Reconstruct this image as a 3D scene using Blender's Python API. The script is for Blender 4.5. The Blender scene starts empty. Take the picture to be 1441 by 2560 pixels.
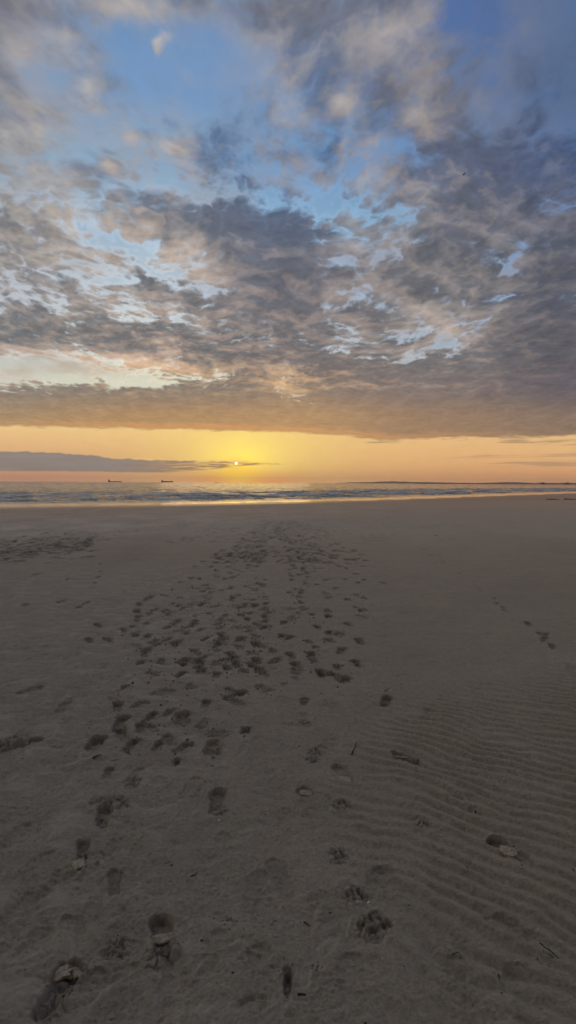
# Beach at sunset: rippled sand with footprints, breaking sea, ships on the horizon, broken evening cloud.
import bpy, bmesh, random
WORLD_STR = 0.05; SUN_STR = 2.0; HAZE = 1/28000
import math, time
import numpy as np

# ------------------------------------------------------------------ camera
F = 1776.0; PITCH = math.atan(73/F); ROLL = math.radians(0.32)
EYE = 1.65                       # eye height above the sand underfoot
SAND0 = 0.47                     # sand level at the camera above the sea
CAMZ = SAND0 + EYE
K = 1776.0/962.0
def _cam_basis():
    a = math.pi/2 - PITCH
    rx = np.array([[1,0,0],[0,math.cos(a),-math.sin(a)],[0,math.sin(a),math.cos(a)]])
    rz = np.array([[math.cos(ROLL),-math.sin(ROLL),0],[math.sin(ROLL),math.cos(ROLL),0],[0,0,1]])
    return rx @ rz
CB = _cam_basis()
def ray(px, py):
    d = CB @ np.array([(px-720.5)/F, -(py-1280)/F, -1.0]); return d/np.linalg.norm(d)
def on_ground(px, py, z=SAND0):
    d = ray(px, py); t = (CAMZ-z)/-d[2]; return float(d[0]*t), float(d[1]*t)
def chart(d):                    # world direction -> chart coordinates used to lay the sky out
    c = d @ CB
    w = np.maximum(-c[...,2], 1e-3)
    return c[...,0]/w*F+720.5, -c[...,1]/w*F+1280, -c[...,2]
SUN_DIR = ray(591, 1158)

# ------------------------------------------------------------------ noise
_r = np.random.RandomState(7)
_PERM = np.concatenate([_r.permutation(256)]*3)
_ang = _r.rand(256)*2*np.pi
_GX, _GY = np.cos(_ang), np.sin(_ang)
_RV = _r.rand(256)
def gnoise(x, y):
    xi = np.floor(x).astype(np.int64); yi = np.floor(y).astype(np.int64)
    fx = x-xi; fy = y-yi; xi &= 255; yi &= 255
    u = fx*fx*fx*(fx*(fx*6-15)+10); v = fy*fy*fy*(fy*(fy*6-15)+10)
    def g(dx, dy):
        h = _PERM[_PERM[(xi+dx)&255]+((yi+dy)&255)]
        return _GX[h]*(fx-dx)+_GY[h]*(fy-dy)
    a = g(0,0); b = g(1,0); c = g(0,1); d = g(1,1)
    return (a+(b-a)*u+((c+(d-c)*u)-(a+(b-a)*u))*v)*1.5
def fbm(x, y, n=5, gain=0.5, lac=2.03):
    s = 0; a = 1.0; t = 0
    for k in range(n):
        s = s+a*gnoise(x+17.3*k, y-9.7*k); t += a*a; a *= gain; x = x*lac; y = y*lac
    return s/math.sqrt(t)
def worley(x, y):
    xi = np.floor(x).astype(np.int64); yi = np.floor(y).astype(np.int64); d = np.full(x.shape, 9.0)
    for a in (-1,0,1):
        for b in (-1,0,1):
            h = _PERM[_PERM[(xi+a)&255]+((yi+b)&255)]
            q = (xi+a+_RV[h]-x)**2+(yi+b+_RV[(h+77)&255]-y)**2; d = np.minimum(d, q)
    return np.sqrt(d)
def ss(a, b, x):
    t = np.clip((x-a)/(b-a), 0, 1); return t*t*(3-2*t)
def lin(c):
    c = np.asarray(c, float)/255.0
    return np.where(c <= 0.04045, c/12.92, ((c+0.055)/1.055)**2.4)
# ------------------------------------------------------------------ sky: clear air, high broken cloud, low bank, sun
GX_ = [0, 360, 720, 1080, 1441]
GY_ = [0, 200, 400, 560, 700, 850, 960, 1060]
CLEAR = [
 [(112,150,195),(88,141,198),(84,137,198),(66,108,172),(58,98,158)],
 [(105,152,198),(100,150,204),(96,146,202),(76,118,176),(66,106,160)],
 [(138,168,195),(126,170,206),(106,154,202),(98,144,196),(78,118,172)],
 [(165,178,192),(150,182,208),(124,168,204),(120,158,192),(96,128,172)],
 [(172,180,192),(178,194,206),(150,170,196),(142,164,190),(108,138,178)],
 [(188,192,192),(196,202,202),(172,182,190),(160,174,190),(116,134,164)],
 [(208,206,188),(218,216,190),(224,214,184),(182,186,188),(140,150,170)],
 [(248,206,136),(254,214,122),(255,214,120),(236,198,134),(212,180,136)]]
DARK = [
 [(124,124,134),(120,132,152),(116,118,130),(104,112,134),(68,96,140)],
 [(124,126,138),(106,132,164),(98,116,146),(112,112,122),(66,88,124)],
 [(130,130,136),(98,122,154),(82,110,148),(92,100,122),(72,86,118)],
 [(122,118,122),(104,108,122),(82,98,132),(98,100,116),(78,84,108)],
 [(116,112,116),(108,106,112),(96,96,112),(102,98,106),(82,84,104)],
 [(108,108,112),(110,106,108),(108,100,104),(108,102,104),(88,84,96)],
 [(126,118,112),(128,116,106),(128,112,102),(122,110,106),(98,90,96)],
 [(166,138,104),(172,136, 98),(178,142,104),(144,118, 98),(132,112, 98)]]
LIT = [
 [(182,176,178),(192,180,174),(176,168,166),(184,172,164),(100,124,164)],
 [(190,178,170),(180,176,176),(186,178,176),(172,158,150),(96,122,160)],
 [(194,184,174),(196,178,164),(178,164,158),(180,164,156),(118,132,160)],
 [(200,182,164),(206,180,158),(160,156,160),(172,160,158),(140,136,148)],
 [(198,184,172),(212,184,160),(170,150,146),(184,166,154),(144,136,140)],
 [(196,170,150),(222,182,150),(196,164,142),(188,166,150),(140,122,122)],
 [(222,176,140),(238,192,146),(232,188,142),(184,156,138),(136,114,112)],
 [(238,176,116),(252,192,108),(255,200,110),(196,154,116),(160,130,110)]]
def _grid(tab, x, y):
    tab = lin(np.array(tab, float))
    x = np.clip(x, 0, 1440.9); y = np.clip(y, 0, 1059.9)
    gx = np.array(GX_, float); gy = np.array(GY_, float)
    i = np.clip(np.searchsorted(gx, x, side='right')-1, 0, len(gx)-2)
    j = np.clip(np.searchsorted(gy, y, side='right')-1, 0, len(gy)-2)
    u = (x-gx[i])/(gx[i+1]-gx[i]); v = (y-gy[j])/(gy[j+1]-gy[j])
    u = (u*u*(3-2*u))[...,None]; v = (v*v*(3-2*v))[...,None]
    return (tab[j,i]*(1-u)+tab[j,i+1]*u)*(1-v)+(tab[j+1,i]*(1-u)+tab[j+1,i+1]*u)*v
# broad cloud layout: x, y, rx, ry, angle, amount (+ cloud, - gap)
STROKES = [
 # openings
 (440,130,150,90,0,-.95),(600,130,110,80,20,-.9),(520,240,150,110,20,-.7),(110,205,60,45,30,-1.0),
 (330,330,110,80,20,-.8),(140,380,90,45,-10,-.6),(420,480,140,40,0,-.7),(640,330,60,150,-5,-.35),(700,440,90,35,10,-.6),
 (310,90,40,90,0,-.9),(740,250,40,60,20,-.7),(800,520,60,60,0,-.6),(690,520,60,30,20,-.5),
 (1240,90,120,140,0,-.75),(1400,100,90,150,0,-.8),(1260,240,60,60,0,-.6),(1410,290,50,70,-30,-.9),(1130,60,50,80,20,-.5),
 (1008,555,30,34,70,-1.0),(960,390,45,35,-30,-.8),(1220,440,60,22,-25,-.4),(1285,655,70,26,-55,-.9),(1385,540,55,20,-30,-.7),(1185,608,34,18,-30,-.7),
 (860,620,60,30,-30,-.3),(930,700,60,22,-25,-.3),(1010,830,55,14,-10,-.5),(1060,880,90,10,-18,-.6),(1110,870,35,22,0,-.5),
 (820,750,90,26,10,-.4),(1210,800,30,12,-40,-.5),(1380,870,30,10,0,-.5),(1200,890,40,14,-20,-.5),(900,880,60,14,0,-.4),
 (60,740,90,20,10,-.4),(180,790,50,20,30,-.5),(560,735,70,22,10,-.8),(470,790,80,18,20,-.6),(330,620,120,26,25,-.7),(460,690,70,22,20,-.5),
 (160,640,110,26,25,-.3),(210,560,50,60,-30,-.4),(30,470,90,30,10,-.4),
 (200,930,190,28,3,-1.25),(20,925,140,40,0,-1.2),(350,950,80,20,0,-.9),(440,868,26,8,0,-.8),
 (710,960,40,50,0,-.55),(740,1000,70,14,0,-.5),(560,935,110,12,0,-.5),(880,905,50,12,0,-.3),(990,905,70,9,-22,-.8),
 # cloud masses
 (20,40,130,80,0,.8),(30,260,80,90,0,.6),(60,340,80,50,0,.4),(220,220,60,80,10,.6),(190,90,60,40,10,.6),(30,130,60,40,20,.5),
 (320,5,110,34,0,.9),(480,10,80,34,10,.6),(690,70,110,60,35,1.0),(760,150,70,110,-25,.9),(900,40,200,70,0,.6),(960,90,110,90,0,.7),
 (1050,240,90,150,-5,.6),(700,270,30,50,-35,.7),(855,255,40,34,0,.6),(850,360,24,50,10,.6),(400,110,36,16,-50,1.3),(430,185,24,16,0,.6),
 (328,338,30,20,0,1.0),(265,405,50,22,40,.8),(220,425,50,30,0,.4),(465,375,44,34,20,.6),(760,400,70,50,0,.6),(400,310,50,60,0,.6),
 (570,350,70,70,0,.6),(600,470,80,60,0,.4),(400,520,120,30,25,.4),
 (580,590,220,70,15,.8),(720,600,90,120,0,.7),(680,760,160,90,10,.9),(400,720,120,60,20,.5),(100,600,120,60,10,.5),(60,830,120,40,0,.6),(330,840,220,36,5,.8),
 (1140,500,120,120,0,.6),(1150,650,120,90,-30,.8),(1380,680,80,130,0,.7),(1300,540,60,40,0,.4),(1340,850,180,150,0,.8),(1020,720,50,26,0,.7),
 (900,600,60,40,0,.3),(950,780,120,30,0,.4),(1000,870,80,14,0,.3),(850,930,220,30,0,.8),(1150,950,300,40,0,.9),(650,900,140,26,0,.7),
 (1160,330,80,160,0,.5),(1330,200,70,90,20,.45),(1200,180,40,70,0,.3),(1420,400,60,60,0,.4),(600,250,50,110,-15,.35),(330,200,40,60,10,.3),(520,60,30,20,-30,.3),(1330,400,120,80,-30,.6)]
# patches that catch the warm light / lie in blue shade
WARM = [(180,90,70,40,10,.7),(30,140,60,50,20,.6),(400,112,30,16,-50,1.2),(230,240,30,70,0,.6),(60,320,80,50,0,.6),(320,10,90,30,0,.6),
 (680,80,60,60,35,.8),(760,160,30,40,0,.4),(950,90,90,70,0,.9),(700,280,30,60,-35,.8),(858,255,40,34,0,1.2),(856,350,16,50,10,.9),(1050,260,60,80,0,.6),
 (328,338,30,20,0,1.2),(270,410,40,18,40,1.2),(465,375,44,34,20,.7),(750,400,60,40,0,.6),(920,440,60,40,30,.6),(950,360,30,30,0,.6),
 (180,560,70,60,20,.7),(300,540,90,30,10,.4),(480,650,120,40,25,.9),(240,700,40,30,0,.8),(520,620,80,30,20,.3),(890,580,40,30,0,.5),(960,620,60,30,0,.5),
 (1080,770,70,24,0,.9),(1120,820,70,30,0,.8),(840,730,80,30,0,.5),(1260,770,50,22,0,.6),(1250,540,40,24,0,.5),
 (120,890,200,12,4,1.0),(350,905,130,12,8,1.3),(330,785,60,20,10,.6),(430,870,40,20,0,.7),(620,880,60,20,0,.4),(710,960,50,50,0,.8),(1180,850,60,20,-20,.6)]
BLUE = [(1330,220,120,160,0,.9),(600,250,50,110,0,.6),(560,350,60,90,0,.9),(400,310,60,60,0,.7),(600,470,80,60,0,.7),(940,230,60,60,0,.6),(1190,300,90,120,0,.5),(700,560,120,50,0,.6),(800,260,50,120,0,.4)]
def _stk(L, x, y):
    o = np.zeros_like(x)
    for (cx, cy, rx, ry, a, v) in L:
        ca, sa = math.cos(math.radians(a)), math.sin(math.radians(a))
        dx, dy = x-cx, y-cy
        q = ((dx*ca+dy*sa)/rx)**2+((-dx*sa+dy*ca)/ry)**2
        o += v*np.exp(-q*0.9)
    return o
def _density(P, Q, mx, my, w):
    """cloud amount at plane coordinates P, Q; (mx,my) layout chart position"""
    wx = fbm(P*1.6+3.1, Q*1.6, 4); wy = fbm(P*1.6-8.3, Q*1.6+5.2, 4)
    x = P+0.07*wx; y = Q+0.07*wy
    big = fbm(x*2.0, y*2.0, 3)
    mid = fbm(x*5.2+9, y*5.2, 6, 0.55)
    fx_ = fbm(x*16+3, y*16, 4, .6); fy_ = fbm(x*16-5, y*16+9, 4, .6)
    vx = x+.016*fx_+.02*mid; vy = y+.016*fy_-.02*mid
    bil = .62*(0.50-worley(vx*7.5+2, vy*7.5))+.52*(0.50-worley(vx*16.0-4, vy*16.0+3))+.28*(0.5-worley(vx*36.0, vy*36.0))
    bil = bil*2.0+0.10*fx_                             # soft rounded clumps at three sizes
    lay = np.interp(my, [300,600], [1.0,.80])
    sx = mx+(20*wx+12*mid)*(0.4+0.6*w); sy = my+(18*wy+10*mid)*w
    base = np.interp(sy, [0,250,450,560,700,850,960,1010,1070], [.34,.26,.20,.23,.17,.22,.60,.85,1.2])
    D = base+0.85*lay*_stk(STROKES, sx, sy)
    b2 = 1.0-3.2*np.abs(gnoise(vx*9.5+31, vy*9.5+8))
    D = D-0.16*ss(0.1,1.0,b2)*ss(200,420,my)*(1-ss(930,1000,my))
    return D+0.20*big+0.30*mid+0.50*bil, mid, bil
def sky_color(d):
    """d (...,3) unit directions -> linear rgb"""
    x, y, fwd = chart(d)
    infront = ss(0.15, 0.45, fwd)
    el = np.degrees(np.arcsin(np.clip(d[...,2], -1, 1)))
    az = np.degrees(np.arctan2(d[...,0], d[...,1]))
    horiz = 1207+(x-720)*0.0056
    # outside the view: continue with elevation as the vertical coordinate
    ye = np.interp(el, [0,3.3,8.2,17,27,34,60,90], [1207,1105,950,655,300,0,-100,-200])
    xs = np.clip(720+az*31, -200, 1640)
    inside = infront*ss(-500,-150,y)*ss(-500,-150,x)*(1-ss(1600,1950,x))
    cx = xs+(x-xs)*inside; cy = ye+(y-ye)*inside
    z = np.maximum(d[...,2], 0.0)+0.085
    P = d[...,0]/z*1.25; Q = d[...,1]/z*1.25/1.5
    w = ss(1150, 700, cy)*0.8+0.2
    m_in = inside
    D, mid, bil = _density(P, Q, cx, cy, w)
    D = D*m_in + (1-m_in)*(0.55+0.5*fbm(P*0.8,Q*0.8,5))
    # light side: compare with the density a little nearer the sun
    sx, sy = SUN_DIR[0], SUN_DIR[1]
    D2, _, _ = _density(P+0.10*sx, Q+0.10*sy, cx+(720-cx)*0.02, cy+14, w)
    rim = np.clip((D-D2)*1.3, -0.6, 1.0)*m_in
    soft = ss(660, 250, cy)
    a = ss(-0.18-0.14*soft, 0.46+0.50*soft, D)
    clear = _grid(CLEAR, cx, cy); dark = _grid(DARK, cx, cy)*1.0; lit = _grid(LIT, cx, cy)
    gl = lit @ np.array([.3,.5,.2]); lit = lit+(gl[...,None]-lit)*0.30*(1-ss(860,960,cy))[...,None]
    gd = dark @ np.array([.3,.5,.2]); dark = (dark+(gd[...,None]*np.array([.95,1,1.07])-dark)*0.55*((1-ss(860,1000,cy))*ss(380,620,cy))[...,None])*1.05
    g = clear @ np.array([.3,.5,.2])
    clear = clear+(g[...,None]-clear)*(0.16+0.12*ss(500,200,cy))[...,None]
    v = ss(-0.5, 0.9, fbm(P*2.2+40, Q*2.2, 5, .55)+0.5*mid)*(1-ss(900,980,cy))
    clear = clear+((lit*0.55+dark*0.45)*1.0-clear)*((0.60+.2*ss(1000,1250,cx))*v)[...,None]
    jx = cx+20*mid; jy = cy+16*mid*w
    L = 0.12+0.55*rim+0.62*_stk(WARM, jx, jy)-0.5*_stk(BLUE, jx, jy)+0.16*mid-0.10*ss(.7,1.3,D)+0.22*(1-ss(0.1,0.75,D))
    L = np.clip(L, 0, 1)*(1-0.75*ss(960,1000,cy))
    cc = dark*(1-L[...,None])+lit*L[...,None]
    cc *= (1+(0.10*mid-0.22*np.clip(bil,-.6,.8))*(1-0.2*ss(950,1000,cy)))[...,None]
    # thin silver veil at the cloud margins
    veil = np.exp(-((D-0.02)/0.20)**2)*ss(380,560,cy)*(1-ss(930,990,cy))*(0.8-0.3*np.clip(bil,-1,1))
    a = a*(0.88+0.08*np.clip(D,0,1))
    col = clear*(1-a[...,None])+cc*a[...,None]
    col = col*(1+0.30*np.clip(veil,0,1)[...,None])
    # ---- low clear band under the deck, with the sunset glow
    ys = horiz-cy                                    # chart units above the horizon
    gx = cx-608
    t = np.clip(ys/150.0, 0, 1)
    left = np.array([lin((212,142,112)), lin((224,172,126)), lin((243,205,142))])
    right = np.array([lin((224,156,106)), lin((234,180,124)), lin((236,196,138))])
    def tri(c, t):
        t = t[...,None]; return np.where(t < .4, c[0]+(c[1]-c[0])*t/.4, c[1]+(c[2]-c[1])*(t-.4)/.6)
    sgm = ss(300, 1100, cx)[...,None]
    band = tri(left, t)*(1-sgm)+tri(right, t)*sgm
    # away from the sun the band cools and dims
    back = ss(35, 110, np.abs(az+7.6))[...,None]
    band = band*(1-back)+lin((122,120,140))*back
    g1 = np.exp(-1.6*np.hypot(gx/300, (ys-60)/150))*1.25
    g2 = np.clip(np.exp(-1.5*np.hypot(gx/120, (ys-56)/80))*1.25, 0, 1)
    g3 = np.exp(-(gx/150)**2)*np.exp(-(ys/26)**2)
    g4 = np.exp(-((gx+8)/58)**2)*np.exp(-((ys-22)/44)**2)
    def mixto(c, tgt, k): return c*(1-k[...,None])+lin(tgt)*k[...,None]
    band = mixto(band, (255,218,118), np.clip(0.75*g1,0,1))
    band = mixto(band, (255,232,112), 0.95*g2)
    band = mixto(band, (255,138,70), 0.85*g3)
    band = mixto(band, (255,204,60), 0.9*g4)
    band = band*(1+0.22*g2+0.12*g4)[...,None]
    # deck base line
    xb = np.array([-400,0,200,400,600,750,860,930,985,1050,1200,1330,1441,1900])
    yb = np.array([1058,1062,1066,1071,1074,1079,1086,1093,1099,1094,1091,1090,1086,1080])
    hn = fbm(cx/70.0, cy/9.0, 5)
    hn2 = fbm(cx/24.0+5, cy/5.0, 4)
    edge = np.interp(cx, xb, yb)+5*hn+2.0*hn2
    under = ss(-3, 7, cy-edge)                       # 1 = below the deck
    glowrim = np.exp(-((cy-edge+6)/7.0)**2)*np.exp(-(gx/520)**2)
    col = mixto(col, (246,170,96), 0.55*np.clip(glowrim,0,1)*(1-back[...,0]))
    warmdeck = ss(985, 1075, cy)*np.exp(-((cx-600)/620)**2)
    col = mixto(col, (186,146,102), 0.34*warmdeck*(1-under))
    col = col*(1-under[...,None])+band*under[...,None]
    # second torn layer on the right under the deck
    s2 = fbm(cx/150.0+3, cy/7.0+(cx/200.0), 5)
    r2 = ss(0.0, .7, s2*0.8+0.9*np.exp(-((cy-1102-(cx-1441)*-0.02)/9)**2)*ss(1180,1400,cx)+.9*np.exp(-(((cx-945)/55)**2+((cy-1104)/4.5)**2))-0.35)*ss(870,930,cx)*(1-ss(1112,1124,cy))*under
    col = mixto(col, (172,142,110), 0.8*r2)
    r3 = ss(-0.1, .6, 0.7*fbm(cx/170.0, cy/4.5+cx/300.0, 5)+1.1*np.exp(-((cy-1158)/9)**2)*ss(1150,1380,cx)+.9*np.exp(-((cy-1140+(cx-1250)*.015)/5)**2)*ss(1060,1200,cx)-0.55)*ss(1000,1160,cx)*ss(1120,1128,cy)*(1-ss(1166,1172,cy))
    col = mixto(col, (180,146,114), 0.75*r3)
    # low bank on the left, fraying across the sun
    xt = np.array([-600,0,130,250,275,420,520,600,650,760])
    yt = np.array([1120,1128,1131,1140,1146,1150,1152,1154,1158,1160.5])
    yb2 = np.array([1182,1178,1179,1180,1181,1182,1176,1166,1162.5,1161])
    top = np.interp(cx, xt, yt)+2.2*hn2+1.2*hn; bot = np.interp(cx, xt, yb2)+1.0*hn2
    inb = ss(-1.2, 1.8, cy-top)*ss(-1.0, 3.5, bot-cy)*(1-ss(690,750,cx))
    tear = ss(330, 520, cx)*ss(0.05, 0.5, fbm(cx/60.0+11, cy/2.6, 5)+0.15)
    inb = inb*(1-0.85*tear)
    bank = lin((140,132,128))+(lin((172,128,98))-lin((140,132,128)))*ss(250,620,cx)[...,None]
    bank = bank*(1+0.10*fbm(cx/120.0, cy/8.0, 4))[...,None]
    col = col*(1-0.93*inb[...,None])+bank*0.93*inb[...,None]
    hl = np.exp(-((cy-top+1.5)/1.8)**2)*ss(240,420,cx)*(1-ss(640,680,cx))
    col = mixto(col, (255,206,120), 0.6*hl)
    # sun disc with its aureole
    sd = np.degrees(np.arccos(np.clip(d @ SUN_DIR, -1, 1)))
    col = mixto(col, (255,214,120), 0.75*np.exp(-(sd/0.46)**2))
    k = (1-ss(0.04, 0.13, sd))[...,None]
    col = col*(1-k)+np.array([3.2,2.6,1.5])*k
    # east side behind the camera is dusk
    col = col*(1+0.35*ss(26, 0, ys)*infront)[...,None]
    unseen_gain = ((1-0.42*ss(42, 110, np.abs(az+7.6))*ss(85,50,el))*(1+1.1*ss(38,58,el)))[...,None]*(1+np.array([.07,.01,-.11])*ss(30,60,el)[...,None])  # overhead sky above the view brightened and warmed as added light on the sand
    return np.clip(col*unseen_gain, 0, None)
# ------------------------------------------------------------------ scene helpers
S = bpy.context.scene
COL = S.collection
def tag(o, label=None, cat=None, group=None, kind=None):
    if label: o['label'] = label
    if cat: o['category'] = cat
    if group: o['group'] = group
    if kind: o['kind'] = kind
    return o
def empty(name, loc, rz=0.0):
    o = bpy.data.objects.new(name, None); COL.objects.link(o)
    o.location = loc; o.rotation_euler = (0,0,rz); o.empty_display_size = 0.1
    return o
def link_bm(name, bm, m, parent=None, smooth=False):
    me = bpy.data.meshes.new(name); bm.normal_update(); bm.to_mesh(me); bm.free()
    me.materials.append(m)
    if smooth: me.polygons.foreach_set('use_smooth', [True]*len(me.polygons))
    o = bpy.data.objects.new(name, me); COL.objects.link(o)
    if parent: o.parent = parent
    return o
def sheet(name, V, m, attrs=None, color=None, wrap=True):
    """V (rows, cols, 3) grid as one smooth mesh; columns close on themselves when wrap"""
    R, C = V.shape[:2]
    me = bpy.data.meshes.new(name)
    idx = np.arange(R*C).reshape(R, C)
    nx = np.roll(idx, -1, 1) if wrap else idx[:,1:]
    a = idx[:-1] if wrap else idx[:-1,:-1]; b = nx[:-1]; c = nx[1:]; d = idx[1:] if wrap else idx[1:,:-1]
    q = np.stack([a,b,c,d], -1).reshape(-1,4).astype(np.int32)
    n = len(q)
    me.vertices.add(R*C); me.vertices.foreach_set('co', V.reshape(-1).astype(np.float32))
    me.loops.add(n*4); me.loops.foreach_set('vertex_index', q.reshape(-1))
    me.polygons.add(n); me.polygons.foreach_set('loop_start', np.arange(0,n*4,4,dtype=np.int32))
    try: me.polygons.foreach_set('loop_total', np.full(n,4,np.int32))
    except Exception: pass
    me.polygons.foreach_set('use_smooth', np.ones(n, bool))
    for k, v in (attrs or {}).items():
        me.attributes.new(k, 'FLOAT', 'POINT').data.foreach_set('value', v.reshape(-1).astype(np.float32))
    if color is not None:
        at = me.color_attributes.new('sky_color', 'FLOAT_COLOR', 'POINT')
        cc = np.ones((R*C,4), np.float32); cc[:,:3] = color.reshape(-1,3)
        at.data.foreach_set('color', cc.reshape(-1))
    me.materials.append(m)
    me.update(); me.validate()
    o = bpy.data.objects.new(name, me); COL.objects.link(o)
    return o
def mat(name):
    m = bpy.data.materials.new(name); m.use_nodes = True
    nt = m.node_tree; b = nt.nodes['Principled BSDF']
    return m, nt, b
def N(nt, t, **k):
    n = nt.nodes.new(t)
    for a, v in k.items():
        if a in n.inputs: n.inputs[a].default_value = v
        else: setattr(n, a, v)
    return n
def plain(name, rgb, rough=0.8, spec=0.3, var=0.25, scale=6.0):
    """painted / natural solid with a little procedural unevenness"""
    m, nt, b = mat(name)
    tc = N(nt,'ShaderNodeTexCoord'); no = N(nt,'ShaderNodeTexNoise'); no.inputs['Scale'].default_value = scale
    no.inputs['Detail'].default_value = 5
    r = N(nt,'ShaderNodeValToRGB')
    r.color_ramp.elements[0].color = tuple(c*(1-var) for c in rgb)+(1,)
    r.color_ramp.elements[1].color = tuple(min(1,c*(1+var)) for c in rgb)+(1,)
    r.color_ramp.elements[0].position = .3; r.color_ramp.elements[1].position = .7
    nt.links.new(tc.outputs['Object'], no.inputs['Vector']); nt.links.new(no.outputs['Fac'], r.inputs['Fac'])
    nt.links.new(r.outputs['Color'], b.inputs['Base Color'])
    b.inputs['Roughness'].default_value = rough; b.inputs['Specular IOR Level'].default_value = spec
    return m
def fan_az(step_deg, half=41.0):
    d = np.arange(-half, half+1e-6, step_deg)
    out = half+np.cumsum(np.geomspace(step_deg*2, 9.0, 40)); out = out[out < 176]
    a = np.concatenate([-out[::-1], d, out])
    return np.radians(a)
# ------------------------------------------------------------------ shoreline
_sp = [on_ground(px, py, 0.0) for px, py in ((0,1266),(360,1262),(720,1255.5),(1000,1247),(1200,1240),(1441,1232))]
SHX = np.array([-6000,-600]+[p[0] for p in _sp]+[2000,20000], float)
SHY = np.array([-2500,-100]+[p[1] for p in _sp]+[_sp[-1][1]+(2000-_sp[-1][0])*1.3, _sp[-1][1]+(20000-_sp[-1][0])*1.3], float)
def shore_s(x, y):               # metres inland (+) or offshore (-)
    k = np.interp(x, [-300,-25,0,40,80], [.3,.6,.9,1.35,1.35])
    return (np.interp(x, SHX, SHY)-y)/np.sqrt(1+k*k)
def beach_z(x, y):
    s = shore_s(x, y)
    land = SAND0*ss(-1, 38, s)*0.55+SAND0*0.45*ss(12, 66, s)
    land = np.where(s > 0, land, np.maximum(s*0.035, -6.0))
    # broad swells of the beach and the low lip on the left
    sw = 0.035*fbm(x/7.0+2, y/9.0, 3)*ss(4, 15, np.hypot(x,y))*ss(3, 10, s)
    lip = 0.05*ss(-1.0, -3.5, x)*ss(0.8,-0.8, (y-(22.5+0.18*x+0.6*fbm(x/2.5,y/9.0,2)))/K)*ss(12,19,y)
    back = ss(-15, -120, y)*3.0+ss(-60,-400,y)*6*(0.6+fbm(x/60,y/60,3))     # dunes far behind the camera
    return land+sw-lip*0.8+back*(s > 0)

# ------------------------------------------------------------------ sand sheet
AZ = fan_az(0.062, 25.0)
rr = list(np.geomspace(0.02, 1.85, 40))
r = 1.9
while r < 86: rr.append(r); r += 0.0038*max(1.0, (r/2.2))**1.25
rr += list(np.geomspace(87, 25500, 70))
RR = np.array(rr)
X = RR[:,None]*np.sin(AZ)[None]; Y = RR[:,None]*np.cos(AZ)[None]
Z = beach_z(X, Y)
DAMP = np.zeros_like(X); PALE = np.zeros_like(X); PK = np.zeros_like(X)
i1 = int(np.searchsorted(RR, 86)); NR = slice(0, i1)
x, yr = X[NR], Y[NR]; y = yr/K
# wind ripples, strongest low on the right
wob = fbm(x*1.1, y*1.1, 3); wob2 = fbm(x*3.5+7, y*3.5, 2)
nx_, ny_ = 0.36, 0.93
ph = (x*nx_+y*ny_)/0.070+1.15*wob+0.34*wob2
rip = np.sin(2*np.pi*ph); rip = rip+0.25*np.sin(4*np.pi*ph+0.8)
mr = ss(0.05, 0.7, x-0.10*(y-1.5)+0.15*wob)*ss(0.95, 1.5, y)*(1-ss(2.0, 3.3, y-0.25*x+0.3*wob))
mr *= 0.55+0.5*ss(-0.5, 0.5, fbm(x*2.2+5, y*2.2, 3))
ph2 = (x*0.80+y*0.60)/0.085+0.8*wob2+1.1*wob
ml = (1-ss(-0.5, 0.5, x+0.2*wob))*ss(-0.4, 0.5, fbm(x*1.7-4, y*1.7, 3))*(1-ss(2.2, 3.6, y))
mm = ss(-0.9,-0.1,x)*(1-ss(0.2,0.8,x))*(1-ss(1.9,2.6,y))
Z[NR] += 0.0135*mr*rip+0.0020*ml*np.sin(2*np.pi*ph2)+0.0017*mm*rip
# soft unevenness at several sizes
lf = fbm(x*2.0+30, yr*1.6, 4, .55); hf = fbm(x*11, yr*9, 4, .6)
fadef = 1-ss(30, 70, np.hypot(x,yr))
farb = ss(17, 26, yr-0.3*np.abs(x)*0+1.2*fbm(x/3.0, yr/8.0, 3))
mf = fbm(x*1.1-6, yr*0.45, 5, .62)
Z[NR] += (0.010+0.014*farb)*mf*ss(6,14,np.hypot(x,yr))*(1-ss(55,72,np.hypot(x,yr)))
PALE[NR] += .75*farb*ss(-.6,.9,fbm(x*.5+2,yr*.22,5,.65))*ss(2,-9,x-0.35*(yr-26))+.35*farb
DAMP[NR] += .30*(1-farb)*ss(12,20,yr)*ss(-1.5,-6,x)*ss(-.6,.5,fbm(x*.7,yr*.3+4,4))+.16*ss(-.1,.8,fbm(x*.35+8,yr*.13,5,.6))*ss(4,9,yr)
gr = fbm(x*50, yr*44, 4, .7)
Z[NR] += (0.018*lf+0.0070*hf*(1-.55*mr)+0.0042*gr*(.5+.8*ss(-.3,.6,fbm(x*3-9, y*3, 3)))*(1-ss(3.5,6,np.hypot(x,y))))*fadef
# scoured, flaky ground on the left
ml2 = ss(0.2,-1.0, x+0.25*(y-3)*0.6)*(1-ss(6.5, 9, y))
fl = fbm(x*4.2+3+0.6*lf, y*9.0-2, 5, .65)
Z[NR] += 0.015*ml2*(np.abs(fl)-.3)*fadef
PALE[NR] += 0.5*ml2*ss(-.2,.8,fl)

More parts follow.
